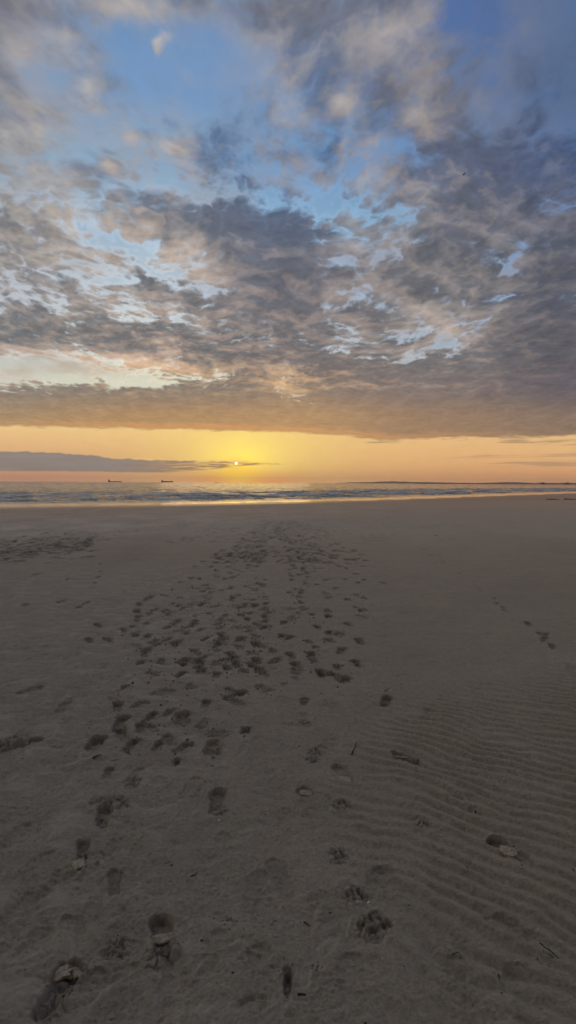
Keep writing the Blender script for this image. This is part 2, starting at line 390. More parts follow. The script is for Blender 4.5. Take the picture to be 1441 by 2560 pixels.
def region(cx, cy, rad):
    rc = math.hypot(cx, cy); a = math.atan2(cx, cy); da = rad/max(rc, .3)
    r0, r1 = np.searchsorted(RR, [rc-rad, rc+rad]); c0, c1 = np.searchsorted(AZ, [a-da, a+da])
    if r1-r0 < 2 or c1-c0 < 2: return None
    return slice(r0, r1), slice(c0, c1)
SV = np.array([-.148,-.136,-.11,-.07,-.02,.03,.075,.11,.135,.148])
SW = np.array([.0,.021,.033,.036,.032,.040,.048,.043,.024,.0])
rng = np.random.RandomState(11)
def cells(u, v, size, seed):
    """cell id value, distance to the nearest crack"""
    gu = u/size+seed*1.7; gv = v/size-seed*2.3
    iu = np.floor(gu).astype(int); iv = np.floor(gv).astype(int)
    d1 = np.full(u.shape, 9.0); d2 = np.full(u.shape, 9.0); idv = np.zeros(u.shape); tx = np.zeros(u.shape); ty = np.zeros(u.shape)
    for a in (-1,0,1):
        for b in (-1,0,1):
            h = _PERM[(_PERM[(iu+a)&255]+(iv+b))&255]
            qx = iu+a+_RV[h]; qy = iv+b+_RV[(h+91)&255]
            dd = np.hypot(gu-qx, gv-qy); n = dd < d1
            d2 = np.where(n, d1, np.minimum(d2, dd)); idv = np.where(n, _RV[(h+33)&255], idv)
            tx = np.where(n, gu-qx, tx); ty = np.where(n, gv-qy, ty); d1 = np.where(n, dd, d1)
    return idv, (d2-d1)*size, tx, ty
def shoe(cx, cy, ang, depth=0.022, size=1.0, broken=0.5, damp=1.0, part=1.0, left=1, rim=1.0, rough=1.0, rear=False, wide=1.08, long_=1.0):
    g = region(cx, cy, 0.23*size)
    if g is None: return
    x, y = X[g]-cx, Y[g]-cy
    c, s = math.cos(ang), math.sin(ang)
    u = (x*c+y*s)/size*left/wide; v = (-x*s+y*c)/size/long_
    sd0 = rng.rand()*100
    e = fbm(u*20+sd0, v*20, 4, .5)
    uu = u-0.012*np.clip(v/0.14,-1,1)+0.004
    w = np.interp(v, SV, SW)
    over = np.maximum(np.abs(v)-0.142, 0)
    sd = np.where(over > 0, np.hypot(over, np.abs(uu)), np.abs(uu)-w)+0.0065*e*rough
    if part < 1: sd = np.maximum(sd, (-v+0.148-0.296*part) if part > 0 else sd)     # only the front presses in
    ins = ss(0.004, -0.012, sd)
    prof = 0.75+0.35*np.clip(v/0.14,-1,1)+0.25*ss(-.05,-.11,v)
    dz = -depth*ins*prof*size
    dz += rim*0.22*depth*np.exp(-((sd-0.009)/0.010)**2)*(0.5+0.7*e)
    if broken > 0:
        idv, cr, tx, ty = cells(u+0.012*e, v+0.010*e, 0.040, sd0)
        zone = ss(0.016 if rear else 0.030, 0.0, sd)*(ss(.03,-.03,v+.01*e) if rear else 1.0)*ss(-0.15, 0.25, fbm(u*9+sd0+5, v*9, 2)+0.9*(broken-0.5))
        dz += zone*broken*((idv-0.45)*0.026+0.013*(tx*(idv-.5)+ty*(_r.rand()-.5))-0.020*ss(0.006,0.0,cr))*size
    dz += 0.0046*e*ss(0.05, 0.0, sd)*rough
    Z[g] += dz
    dm = np.clip(ins*(0.85+0.3*e)*damp, 0, 1)
    if broken > 0: dm = np.maximum(dm, 0.7*damp*zone*ss(0.008,0.0,cr))
    DAMP[g] = np.maximum(DAMP[g], dm)
def paw(cx, cy, ang, size=1.0, depth=0.014):
    g = region(cx, cy, 0.085*size)
    if g is None: return
    x, y = X[g]-cx, Y[g]-cy; c, s = math.cos(ang), math.sin(ang)
    u = (x*c+y*s)/size; v = (-x*s+y*c)/size
    k0 = rng.rand()*50; e = fbm(u*45+k0, v*45, 3, .5)
    m = np.full(u.shape, 9.0)
    for (a, b, ru, rv) in ((0,-.018,.020,.016),(-.027,.008,.0105,.014),(.027,.008,.0105,.014),(-.011,.030,.010,.0145),(.012,.030,.010,.0145)):
        m = np.minimum(m, np.sqrt(((u-a)/ru)**2+((v-b)/rv)**2)+0.28*e)
    ins = ss(1.12, 0.6, m)
    Z[g] += size*(-depth*ins+0.006*np.exp(-((m-1.3)/.25)**2)*(.6+e)+0.0055*e*ss(.08,.03,np.hypot(u,v)))
    DAMP[g] = np.maximum(DAMP[g], np.clip(ins*(.9+.3*e), 0, 1))
def dent(cx, cy, ru, rv, ang=0.0, depth=0.015, damp=.8, ragged=.25):
    g = region(cx, cy, max(ru,rv)*2.8)
    if g is None: return
    rv *= 1.6
    x, y = X[g]-cx, Y[g]-cy; c, s = math.cos(ang), math.sin(ang)
    u = x*c+y*s; v = -x*s+y*c; k0 = rng.rand()*50
    e = fbm(u*28+k0, v*28, 4, .6)
    m = np.sqrt((u/ru)**2+(v/rv)**2)+ragged*e
    ins = ss(1.05, 0.75, m)
    Z[g] += -depth*ins*(1+.3*e)+0.25*depth*np.exp(-((m-1.2)/.16)**2)*(.6+.8*e)
    DAMP[g] = np.maximum(DAMP[g], np.clip(damp*ins*(.9+.3*e), 0, 1))
def churn(cx, cy, ru, rv, ang=0.0, h=0.010, size=.03, damp=.4):
    """broken crust: tilted plates with dark cracks"""
    g = region(cx, cy, max(ru,rv)*2.3)
    if g is None: return
    rv *= 1.6
    x, y = X[g]-cx, Y[g]-cy; c, s = math.cos(ang), math.sin(ang)
    u = x*c+y*s; v = -x*s+y*c; k0 = rng.rand()*50
    e = fbm(u*24+k0, v*24, 4, .6)
    zone = ss(1.15, .8, np.sqrt((u/ru)**2+(v/rv)**2)+.3*e)
    idv, cr, tx, ty = cells(u+.01*e, v+.01*e, size, k0)
    Z[g] += zone*(h*(idv-.1)+h*.8*(tx*(idv-.5)-ty*.4)-1.2*h*ss(.009,.002,cr)+.3*h*e)
    DAMP[g] = np.maximum(DAMP[g], damp*zone*(.5+.5*idv)+zone*ss(.006,0,cr)*.8)
    PALE[g] = np.maximum(PALE[g], zone*ss(.6,.95,idv)*.9)
def ridge(pts, h=0.006, w=0.008, steep=0.0):
    P = [on_ground(*p) for p in pts]
    cx = sum(p[0] for p in P)/len(P); cy = sum(p[1] for p in P)/len(P)
    rad = max(math.hypot(p[0]-cx, p[1]-cy) for p in P)+0.10
    g = region(cx, cy, rad)
    if g is None: return
    x, y = X[g], Y[g]; best = np.full(x.shape, 9.0); side = np.zeros(x.shape); tt = np.zeros(x.shape)
    n = len(P)-1
    x2 = x+.006*fbm(x*18, y*18, 3); y2 = y+.006*fbm(x*18+9, y*18, 3)
    for i in range(n):
        ax, ay = P[i]; bx, by = P[i+1]; dx, dy = bx-ax, by-ay; L = dx*dx+dy*dy
        t = np.clip(((x2-ax)*dx+(y2-ay)*dy)/L, 0, 1)
        d = np.hypot(x2-ax-t*dx, y2-ay-t*dy); m = d < best
        sd = np.sign((x2-ax)*dy-(y2-ay)*dx)
        best = np.where(m, d, best); side = np.where(m, sd, side); tt = np.where(m, (i+t)/n, tt)
    env = np.sin(np.pi*np.clip(tt,0.02,.98))**.5
    wid = np.where(side > 0, w*(1+4*steep), w)
    Z[g] += 1.5*h*np.exp(-(best/wid)**2)*env
    PALE[g] = np.maximum(PALE[g], .5*np.exp(-(best/w)**2)*env)

R_ = math.radians
# old, wind-softened marks
for k in range(95):
    px = rng.uniform(-60, 1500); py = rng.uniform(1480, 2540)
    if px > 900 and rng.rand() < .75: continue
    cx, cy = on_ground(px, py)
    shoe(cx, cy, rng.normal(0, .5), depth=.010*rng.uniform(.3,1.3), broken=0, damp=.10, rim=1.4, rough=1.3, size=rng.uniform(.7,1.1), part=rng.choice([.4,.6,1]))
for k in range(260):                               # scattered low lumps left of the trail
    px = rng.uniform(-60, 560); py = 1380+420*rng.rand()**1.2
    if px > 300 and py < 1550: continue
    cx, cy = on_ground(px, py)
    dent(cx, cy, .03*rng.uniform(.6,2.2), .02*rng.uniform(.6,1.8), rng.uniform(-.6,.6), .006*rng.uniform(.4,1.4), damp=.25*rng.rand(), ragged=.5)
# the trodden trail down to the water
PRINTS = []
def hull(py):                                      # left, right limits of the trail and its share of prints
    return (np.interp(py,[1298,1320,1350,1400,1450,1500,1560,1620,1680,1760],[655,625,590,505,430,350,330,350,330,240]),
            np.interp(py,[1298,1320,1350,1400,1450,1500,1560,1620,1680,1760],[800,815,860,950,960,920,905,910,900,620]))
lanes = [(-.9,.42),(-.55,.2),(-.25,.2),(.0,.22),(.28,.2),(.55,.2),(.95,.25),(1.35,.3),(1.75,.3)]
def trail(n, y0, y1, pw):
    for k in range(n):
        py = y0+(y1-y0)*rng.rand()**pw
        a, b = hull(py); t = np.clip(rng.normal(.40,.21) if rng.rand() < .8 else rng.rand(), 0, 1)
        px = a+(b-a)*t
        if 668 < px-(py-1400)*.05 < 712 and py > 1340 and rng.rand() < .85: continue       # bare strip between the two lanes
        cx, cy = on_ground(px, py)
        if any(math.hypot(cx-q[0], cy-q[1]) < (.17 if py > 1420 else .13) for q in PRINTS[-400:]): continue
        PRINTS.append((cx, cy))
        shoe(cx, cy, rng.normal(0, .25)+(math.pi if rng.rand() < .4 else 0), wide=rng.uniform(1.1,1.45), long_=rng.uniform(.75,1.0), depth=(.042 if py > 1430 else .056)*rng.uniform(.45,1.25), size=rng.uniform(.75,1.05)*(1.3 if py < 1400 else 1), rough=rng.uniform(1,2),
             broken=rng.uniform(.1,.7), damp=rng.uniform(.55,1.0), left=rng.choice([-1,1]))
trail(430, 1680, 1375, .9); trail(75, 1860, 1640, 1.7); trail(900, 1400, 1292, .9)
for k in range(260):                               # the second gathering of prints far left
    px = rng.uniform(-80, 235); py = rng.normal(1356-.11*px+10, 15)
    if py < 1318: continue
    cx, cy = on_ground(px, py)
    shoe(cx, cy, rng.normal(-.3, .5), depth=.055*rng.uniform(.7,1.2), broken=.5, damp=1.0, size=1.3, wide=1.4)
for k in range(760):                               # far speckle of prints across the beach
    px = rng.uniform(-100, 1150); py = 1280+65*rng.rand()**1.3
    cx, cy = on_ground(px, py)
    shoe(cx, cy, rng.uniform(-1.5, 1.5), depth=.045*rng.uniform(.3,1.2), broken=.3, damp=.9*rng.rand(), size=1.1, wide=1.3)
def shoes(L, **k):
    k.setdefault('rough', .5); k.setdefault('rear', L[0][1] > 1700); k['depth'] = k.get('depth', .022)*1.0
    for (px, py, a) in L:
        cx, cy = on_ground(px, py)
        shoe(cx, cy, R_(a), left=rng.choice([-1,1]), **k)
shoes([(240,1448,0),(252,1420,0),(246,1434,0),(250,1402,0),(196,1512,0),(218,1500,5),(150,1497,0),(60,1505,0),(120,1400,0),(170,1440,10),(90,1430,0),(180,1390,0),(40,1400,5)],
      depth=.024, broken=.5, damp=.8)
shoes([(310,1568,25),(350,1500,20),(225,1595,25),(270,1590,20),(245,1555,25),(345,1520,20)], depth=.03, broken=.8, damp=.9)
# walkers' prints read one by one
shoes([(903,1519,0),(870,1551,5),(900,1595,8),(855,1618,-8),(868,1491,0),(793,1557,0),(822,1533,5),(823,1575,0),(780,1630,5),(893,1650,12),(712,1548,0),(706,1580,0),
       (805,1675,8),(842,1684,10),(590,1650,0),(645,1665,0),(462,1643,-5),(500,1645,8),(550,1600,0),(640,1600,10),(435,1603,5),(370,1582,8),(660,1560,0)],
      depth=.034, broken=.8, damp=1.0)
shoes([(1050,1360,0),(1062,1366,0),(1074,1378,0),(1078,1382,0),(1105,1391,0),(1109,1398,0)], depth=.026, broken=.3, damp=1.0, size=.75)
shoes([(1150,1425,0),(1185,1445,0),(1192,1455,0),(1200,1465,0)], depth=.012, broken=.2, damp=.5, size=.8)
shoes([(1235,1487,-10),(1244,1500,-10),(1257,1510,-15),(1262,1520,-15)], depth=.020, broken=.3, damp=.9, size=.8)
shoes([(1320,1551,-15),(1350,1577,-20),(1366,1580,-20),(1362,1592,-20),(1380,1607,-20)], depth=.03, broken=.6, damp=1.0, size=.85)
shoes([(965,1555,-20),(960,1587,-20),(1020,1637,-25),(1005,1690,-10),(952,1500,0),(940,1466,0),(936,1450,0),(932,1482,0),(1085,1785,10)], depth=.008, broken=0, damp=0, rim=1.5)
shoes([(967,1742,-8)], depth=.040, broken=.9, damp=1.0, size=.92)
shoes([(762,1742,0)], depth=.030, broken=.3, damp=.9, size=.8)
shoes([(590,1726,-30)], depth=.035, broken=.6, damp=.9)
shoes([(375,1782,-15),(350,1808,5)], depth=.038, broken=.6, damp=1.0, size=.8)
shoes([(392,1856,-12)], depth=.036, broken=.1, damp=1.0, size=.66)
shoes([(20,1862,-40),(55,1846,-60)], depth=.030, broken=.9, damp=.8)
shoes([(75,1716,-30),(160,1756,10)], depth=.018, broken=.3, damp=.7)
shoes([(1015,1886,25)], depth=.040, broken=.7, damp=1.0, size=.85)
shoes([(858,1917,8)], depth=.022, broken=.2, damp=.35, size=.98)
shoes([(765,1985,0)], depth=.022, broken=0, damp=.7, size=1.0, part=.45)
shoes([(778,2040,0),(820,1855,-12)], depth=.007, broken=0, damp=.1)
shoes([(545,1990,8)], depth=.034, broken=.7, damp=.75, size=1.0)
shoes([(548,1930,-6)], depth=.008, broken=0, damp=.05)
shoes([(272,1915,10)], depth=.034, broken=0, damp=.9, size=.62)
shoes([(337,1922,-10)], depth=.020, broken=.7, damp=.5, size=.7)
shoes([(258,2030,3)], depth=.034, broken=.9, damp=.75, size=.8)
shoes([(207,2108,8)], depth=.040, broken=.7, damp=.9, size=.66)
shoes([(286,2192,8)], depth=.018, broken=0, damp=.9, size=.72)
shoes([(1268,2113,20)], depth=.035, broken=.4, damp=.9, size=.88)
shoes([(403,2325,6)], depth=.042, broken=.9, damp=.85, size=.92)
shoes([(142,2456,-13)], depth=.040, broken=.75, damp=.95, size=1.0, rear=False)
shoes([(70,2360,-20),(60,2250,-15),(180,2180,-30),(480,1955,-4),(40,2080,-10)], depth=.010, broken=.15, damp=.15, rim=1.5)
shoes([(700,2180,10),(640,2205,0),(985,2195,20),(930,2200,-30)], depth=.010, broken=.2, damp=.3, rim=1.3)
for (px, py, w, hh, a) in ((268,1990,.10,.05,0),(330,1945,.06,.05,0),(40,1840,.12,.06,.4),(545,1822,.10,.05,0),(404,2368,.065,.055,0),(546,2016,.06,.035,0),(285,2000,.08,.04,.3),
                           (480,1640,.07,.05,0),(545,1600,.12,.06,0),(620,1560,.14,.06,0),(600,1505,.14,.06,0),(380,1780,.06,.04,0)):
    cx, cy = on_ground(px, py); churn(cx, cy, w, hh, a, h=.012, size=.050 if py > 2200 else .036)
for (px, py, a, sz) in ((935,2305,-10,1.35),(890,2230,0,1.05),(845,2125,-5,1.0),(852,2005,-12,1.15),(787,1868,10,1.0),(780,1886,20,1.0),(760,1800,0,1.15),(757,1775,0,.8),(712,1699,0,1.1),(738,1686,0,.9),
                        (292,2350,0,.9),(1058,2052,0,.9),(685,1662,0,1.0),(700,1635,0,.9),(443,1890,0,.9)):
    cx, cy = on_ground(px, py); churn(cx, cy, .05*sz, .045*sz, 0, h=.006, size=.030, damp=.15); paw(cx, cy, R_(a), sz)
for (px, py, ru, rv, dp) in ((443,1892,.022,.03,.03),(720,2445,.016,.045,.03),(720,2415,.02,.02,.015),(970,2300,.02,.02,.012),(905,2300,.02,.025,.012),(285,1888,.03,.01,.01)):
    cx, cy = on_ground(px, py); dent(cx, cy, ru, rv, 0, dp, 1.0)
ridge([(782,2345),(788,2290),(800,2255),(825,2240),(845,2243)], .009, .010, .6)
ridge([(790,2400),(800,2360),(825,2335),(850,2332)], .006, .010, .5)
ridge([(845,2335),(868,2330),(875,2300),(882,2270)], .007, .007)
ridge([(772,2470),(778,2430),(784,2400)], .005, .007)
ridge([(370,1972),(395,1968),(420,1948),(445,1928)], .008, .007)
ridge([(456,1930),(457,1972),(475,1980),(490,1965)], .007, .006)
ridge([(840,2205),(850,2195),(880,2190),(905,2200)], .007, .010, .5)
ridge([(230,1880),(258,1884)], .012, .008, .3)
ridge([(150,1905),(200,1890),(250,1878)], .008, .02, .3); ridge([(200,1795),(260,1788),(312,1778)], .009, .02, .3)
ridge([(300,1950),(330,1940),(356,1915)], .007, .008); ridge([(30,2365),(60,2345),(95,2330)], .008, .010)
ridge([(170,2560),(230,2500),(300,2450)], .007, .02); ridge([(180,2180),(205,2165),(215,2150)], .008, .008)
ridge([(410,1780),(440,1790),(480,1775)], .006, .012); ridge([(560,1830),(600,1850),(640,1835)], .006, .015)
ridge([(380,1910),(450,1905),(520,1912)], .005, .012)
for k in range(46):                                # small wind-cut lips
    px = rng.uniform(0, 1000); py = rng.uniform(1700, 2540); L = rng.uniform(20, 70)
    a = rng.normal(-.35, .4)
    ridge([(px,py),(px+L*.5*math.cos(a),py+L*.5*math.sin(a)+rng.uniform(-5,5)),(px+L*math.cos(a),py+L*math.sin(a))], .0045*rng.uniform(.5,1.4), .007*rng.uniform(.7,1.8), .3)
S_ = shore_s(X, Y)
WET = ss(9+2*fbm(X/6.0,Y/10.0,3), 2.0, S_)
WET2 = ss(28, 9, S_+2.5*fbm(X/9.0+4, Y/5.0, 4))
V = np.stack([X, Y, Z], -1)
def ground_z(px_or_x, y=None):
    a = math.atan2(px_or_x, y); r = math.hypot(px_or_x, y)
    i = min(int(np.searchsorted(RR, r)), len(RR)-1); j = min(int(np.searchsorted(AZ, a)), len(AZ)-1)
    return float(Z[i, j])

m, nt, b = mat('sand'); L_ = nt.links.new
tc = N(nt,'ShaderNodeTexCoord')
def noise(sc, det=6, rough=.6, vec=None, scale3=None):
    n = N(nt,'ShaderNodeTexNoise'); n.inputs['Scale'].default_value = sc; n.inputs['Detail'].default_value = det; n.inputs['Roughness'].default_value = rough
    if scale3:
        mp = N(nt,'ShaderNodeMapping'); mp.inputs['Scale'].default_value = scale3; L_(tc.outputs['Object'], mp.inputs['Vector']); L_(mp.outputs['Vector'], n.inputs['Vector'])
    else: L_(tc.outputs['Object'], n.inputs['Vector'])
    return n
def mixc(fac, a, c2, mode='MIX'):
    n = N(nt,'ShaderNodeMix', data_type='RGBA', blend_type=mode)
    for s_, v_ in (('Factor', fac),(6, a),(7, c2)):
        sk = n.inputs[0] if s_ == 'Factor' else n.inputs[s_]
        if isinstance(v_, bpy.types.NodeSocket): L_(v_, sk)
        else: sk.default_value = v_
    return n.outputs[2]
def ramp(sock, p0, p1, c0=(0,0,0,1), c1=(1,1,1,1)):
    r_ = N(nt,'ShaderNodeValToRGB'); e = r_.color_ramp.elements
    e[0].position, e[1].position = p0, p1; e[0].color, e[1].color = c0, c1
    L_(sock, r_.inputs['Fac']); return r_.outputs['Color']
def attr(n_):
    a = N(nt,'ShaderNodeAttribute'); a.attribute_name = n_; return a.outputs['Fac']
SAND_DRY = (0.70,0.565,0.385,1); SAND_MID = (0.56,0.448,0.30,1); SAND_DAMP = (0.072,0.065,0.053,1); SAND_PALE = (0.80,0.67,0.49,1); SAND_WET = (0.10,0.080,0.060,1)
c = mixc(ramp(noise(1.3,5).outputs['Fac'],.35,.65), SAND_DRY, SAND_MID)
c = mixc(ramp(noise(26,5,.7).outputs['Fac'],.35,.75,(0,0,0,1),(.75,.75,.75,1)), c, (0.26,0.21,0.145,1))
c = mixc(ramp(noise(7,6,.65).outputs['Fac'],.50,.68,(0,0,0,1),(.4,.4,.4,1)), c, (0.34,0.272,0.182,1))
c = mixc(ramp(noise(60,5,.75).outputs['Fac'],.42,.66,(0,0,0,1),(.85,.85,.85,1)), c, (0.18,0.145,0.10,1))
c = mixc(ramp(noise(420,3,.7).outputs['Fac'],.55,.70,(0,0,0,1),(.5,.5,.5,1)), c, (0.13,0.105,0.09,1))
c = mixc(ramp(noise(600,2,.7).outputs['Fac'],.62,.74,(0,0,0,1),(.6,.6,.6,1)), c, (0.50,0.44,0.38,1))
c = mixc(attr('pale'), c, SAND_PALE)
c = mixc(attr('damp'), c, SAND_DAMP)
w2 = attr('moist'); c = mixc(w2, c, (0.20,0.150,0.105,1))
w1 = attr('wet'); c = mixc(w1, c, SAND_WET)
L_(c, b.inputs['Base Color'])
rg = N(nt,'ShaderNodeMapRange'); L_(w1, rg.inputs['Value']); rg.inputs['To Min'].default_value = .62; rg.inputs['To Max'].default_value = .09
L_(rg.outputs['Result'], b.inputs['Roughness'])
b.inputs['Specular IOR Level'].default_value = .5
b.inputs['Sheen Weight'].default_value = 1.0; b.inputs['Sheen Roughness'].default_value = .40; b.inputs['Sheen Tint'].default_value = (1.0,.72,.46,1)
bp = N(nt,'ShaderNodeBump'); bp.inputs['Strength'].default_value = .55; bp.inputs['Distance'].default_value = .013
ad = N(nt,'ShaderNodeMath', operation='ADD'); L_(noise(52,6,.75).outputs['Fac'], ad.inputs[0]); L_(noise(480,3,.7).outputs['Fac'], ad.inputs[1])
inv = N(nt,'ShaderNodeMath', operation='SUBTRACT'); inv.inputs[0].default_value = 1.0; L_(w1, inv.inputs[1])
mu = N(nt,'ShaderNodeMath', operation='MULTIPLY'); L_(inv.outputs[0], mu.inputs[0]); mu.inputs[1].default_value = .9
L_(mu.outputs[0], bp.inputs['Strength']); L_(ad.outputs[0], bp.inputs['Height']); L_(bp.outputs['Normal'], b.inputs['Normal'])
SAND = m
o = sheet('sand_beach', V, m, dict(damp=DAMP, pale=np.clip(PALE,0,1), wet=WET, moist=WET2*.25))
tag(o, kind='structure')
# ------------------------------------------------------------------ sea
AZ2 = fan_az(0.07, 25.0)
rr = []; r = 30.0
while r < 1600: rr.append(r); r += 0.16*(r/55)**1.4 if r < 460 else 0.16*(r/55)**1.75
rr += list(np.geomspace(1650, 25500, 40))
R2 = np.array(rr)
x = R2[:,None]*np.sin(AZ2)[None]; y = R2[:,None]*np.cos(AZ2)[None]
s = -shore_s(x, y); y0_ = y; y = y/K; s0 = s; s = s/1.5                                  # metres offshore
n1 = fbm(x/22.0, y/14.0, 3); n2 = fbm(x/7.0+5, y/5.0, 4); n3 = fbm(x/1.9, y/1.3, 4, .6)
ph = s/7.5+1.1*n1+0.22*n2
am = ss(2.0, 14, s)
crest = np.exp(-((ph-np.round(ph))/0.13)**2)        # narrow breaker crests
amp = np.clip(0.5+0.75*fbm(x/11.0+60, y/4.0, 3), 0, 1.4)
near = ss(60, 25, s)
zz = am*(0.36*crest*amp*(0.3+0.7*near)+0.05*np.sin(2*np.pi*(s/4.1+n1))+0.055*n2+0.055*n3+0.06*fbm(x/3.0+9, y/1.3, 5, .62))
far = ss(60, 400, s)*(1-ss(700,2500,s))
zz += far*0.34*fbm(x/11.0+2, y/5.0, 6, .66)
zz += 0.004*fbm(x/1.2, y/.8, 3)*ss(0,3,s)
back = np.exp(-((ph-np.round(ph)-0.16)/0.20)**2)
foam = am*near*ss(0.22, 0.62, amp*(.7*crest+.65*back)+0.35*n3+.12*n2)
foam = np.maximum(foam, 0.9*ss(.1,.5,n3+.4*n2)*np.exp(-((s-1.0-1.6*n1)/.7)**2)*.5)
foam = np.maximum(foam, 0.6*far*ss(.9,1.5,n2+n3))
V2 = np.stack([x, y0_, zz*(s > 0)-0.03*(s < -1.5)], -1)
m, nt, b = mat('sea_water'); L_ = nt.links.new
tc = N(nt,'ShaderNodeTexCoord')
c = mixc(attr('foam'), (0.125,0.102,0.072,1), (0.74,0.67,0.59,1)); L_(c, b.inputs['Base Color'])
mr_ = N(nt,'ShaderNodeMapRange'); L_(attr('foam'), mr_.inputs['Value']); mr_.inputs['To Min'].default_value = .05; mr_.inputs['To Max'].default_value = .7
L_(mr_.outputs['Result'], b.inputs['Roughness']); b.inputs['IOR'].default_value = 1.333
bp = N(nt,'ShaderNodeBump'); bp.inputs['Distance'].default_value = 1.1
sm = N(nt,'ShaderNodeMath', operation='ADD')
L_(noise(1,7,.65,scale3=(.35,.8,.5)).outputs['Fac'], sm.inputs[0]); L_(noise(1,5,.6,scale3=(.05,.14,.1)).outputs['Fac'], sm.inputs[1])
L_(sm.outputs[0], bp.inputs['Height']); L_(attr('chop'), bp.inputs['Strength']); L_(bp.outputs['Normal'], b.inputs['Normal'])
o = sheet('sea', V2, m, dict(foam=np.clip(foam,0,1), chop=0.02+0.75*ss(2.0, 12, s)))
tag(o, kind='structure')
# ------------------------------------------------------------------ things
random.seed(5)
M_HULL = plain('hull_paint', (0.050,0.022,0.020)); M_DECK = plain('deck_paint', (0.16,0.10,0.08)); M_HOUSE = plain('ship_white', (0.30,0.25,0.23))
M_STONE = plain('harbour_stone', (0.07,0.062,0.055), scale=.3); M_HILL = plain('hill_cover', (0.11,0.10,0.07), scale=.002, var=.35)
M_WOOD = plain('weathered_wood', (0.045,0.034,0.026), scale=9); M_SHELL = plain('shell', (0.78,0.75,0.70), .45, .5, .08, 60)
M_CLUMP = plain('damp_clod', (0.20,0.17,0.13), .9, .2, .3, 120); M_CRUST = plain('dry_crust', (0.45,0.34,0.225), .9, .2, .35, 160)
M_BRICK = plain('red_brick', (0.30,0.12,0.08)); M_BIRD = plain('feather_dark', (0.035,0.035,0.038)); M_WEED = plain('weed_dark', (0.03,0.027,0.022), scale=40)
def box(bm, x0, x1, y0, y1, z0, z1, top=1.0):
    cx, cy = (x0+x1)/2, (y0+y1)/2; v = []
    for z, k in ((z0,1.0),(z1,top)):
        for a, c_ in ((x0,y0),(x1,y0),(x1,y1),(x0,y1)): v.append(bm.verts.new((cx+(a-cx)*k, cy+(c_-cy)*k, z)))
    for f in ((3,2,1,0),(4,5,6,7),(0,1,5,4),(1,2,6,5),(2,3,7,6),(3,0,4,7)): bm.faces.new([v[i] for i in f])
def tube(bm, pts, rad, seg=7):
    rings = []
    for i, p in enumerate(pts):
        a = np.array(pts[max(i-1,0)], float); c_ = np.array(pts[min(i+1,len(pts)-1)], float); d = c_-a; d /= np.linalg.norm(d)
        u = np.cross(d, (0.12,0.1,1)); u /= np.linalg.norm(u); w = np.cross(d, u); rr_ = rad[i] if hasattr(rad,'__len__') else rad
        rings.append([bm.verts.new(np.array(p)+rr_*(math.cos(2*math.pi*k/seg)*u+math.sin(2*math.pi*k/seg)*w)) for k in range(seg)])
    for a, c_ in zip(rings, rings[1:]):
        for k in range(seg): bm.faces.new((a[k],a[(k+1)%seg],c_[(k+1)%seg],c_[k]))
    bm.faces.new(rings[0][::-1]); bm.faces.new(rings[-1])
def hull_mesh(bm, L, B, H, flare=.25):
    secs = [(-.5,.80,1.05),(-.47,.96,1.02),(-.3,1,1.0),(0,1,1.0),(.3,1,1.0),(.42,.72,1.10),(.48,.30,1.28),(.505,.04,1.34)]
    rings = []
    for t, w, h in secs:
        r_ = []
        for a, z in ((-1,1),(-.92,.35),(-.5,0),(.5,0),(.92,.35),(1,1)): r_.append(bm.verts.new((t*L+(0 if z else -.01*L*t), a*w*B/2, z*h*H-1.0)))
        rings.append(r_)
    for a, c_ in zip(rings, rings[1:]):
        for k in range(5): bm.faces.new((a[k],a[k+1],c_[k+1],c_[k]))
        bm.faces.new((a[5],a[0],c_[0],c_[5]))
    bm.faces.new(rings[0][::-1]); bm.faces.new(rings[-1])
def place_far(px, dist):
    d = ray(px, 1207+(px-720)*0.0056); k = dist/d[1]
    return (d[0]*k, d[1]*k, 0.0)
def cargo_ship(px, dist, L, B, H, hh, label, loaded, ang, bow=1):
    t = empty('cargo_ship', place_far(px, dist), ang)
    tag(t, label, 'ship')
    bm = bmesh.new(); hull_mesh(bm, L*bow, B, H); bmesh.ops.recalc_face_normals(bm, faces=bm.faces); link_bm('hull', bm, M_HULL, t)
    sx = -.41*L*bow
    bm = bmesh.new(); box(bm, sx-.045*L, sx+.045*L, -B*.42, B*.42, H-1, H-1+hh*.62); box(bm, sx-.03*L, sx+.035*L, -B*.5, B*.5, H-1+hh*.62, H-1+hh*.80)
    sup = link_bm('superstructure', bm, M_HOUSE, t)
    bm = bmesh.new(); box(bm, sx-.01*L, sx+.005*L, -.8, .8, H-1+hh*.80, H-1+hh*1.12, .4); link_bm('mast', bm, M_HOUSE, sup)
    bm = bmesh.new(); box(bm, sx-.060*L*1.25, sx-.0455*L, -3, 3, H-1, H-1+hh*.86, .85); link_bm('funnel', bm, M_HULL, t)
    for k in range(5 if loaded else 4):
        bm = bmesh.new(); c0 = (-.26+.15*k)*L*bow; box(bm, c0-.055*L, c0+.055*L, -B*.33, B*.33, H-1, H+.9, .96); link_bm('hatch_cover', bm, M_DECK, t)
    bm = bmesh.new(); box(bm, .455*L*bow-1, .455*L*bow+1, -.5, .5, H*1.0, H*1.25+6, .5); link_bm('foremast', bm, M_HULL, t)
cargo_ship(287.5, 9200, 172, 27, 9.0, 25, 'leftmost ship on the horizon, long and low with a tall bridge', True, R_(4))
cargo_ship(418.5, 8600, 142, 24, 13.5, 15, 'dark reddish ship on the horizon with high hull and small bridge', False, R_(-3))
t = empty('fishing_boat', place_far(540, 7000), R_(30)); tag(t, 'tiny dark fishing boat on the horizon just left of the glow below the sun', 'boat')
bm = bmesh.new(); hull_mesh(bm, 19, 6, 3.6); bmesh.ops.recalc_face_normals(bm, faces=bm.faces); link_bm('hull', bm, M_HULL, t)
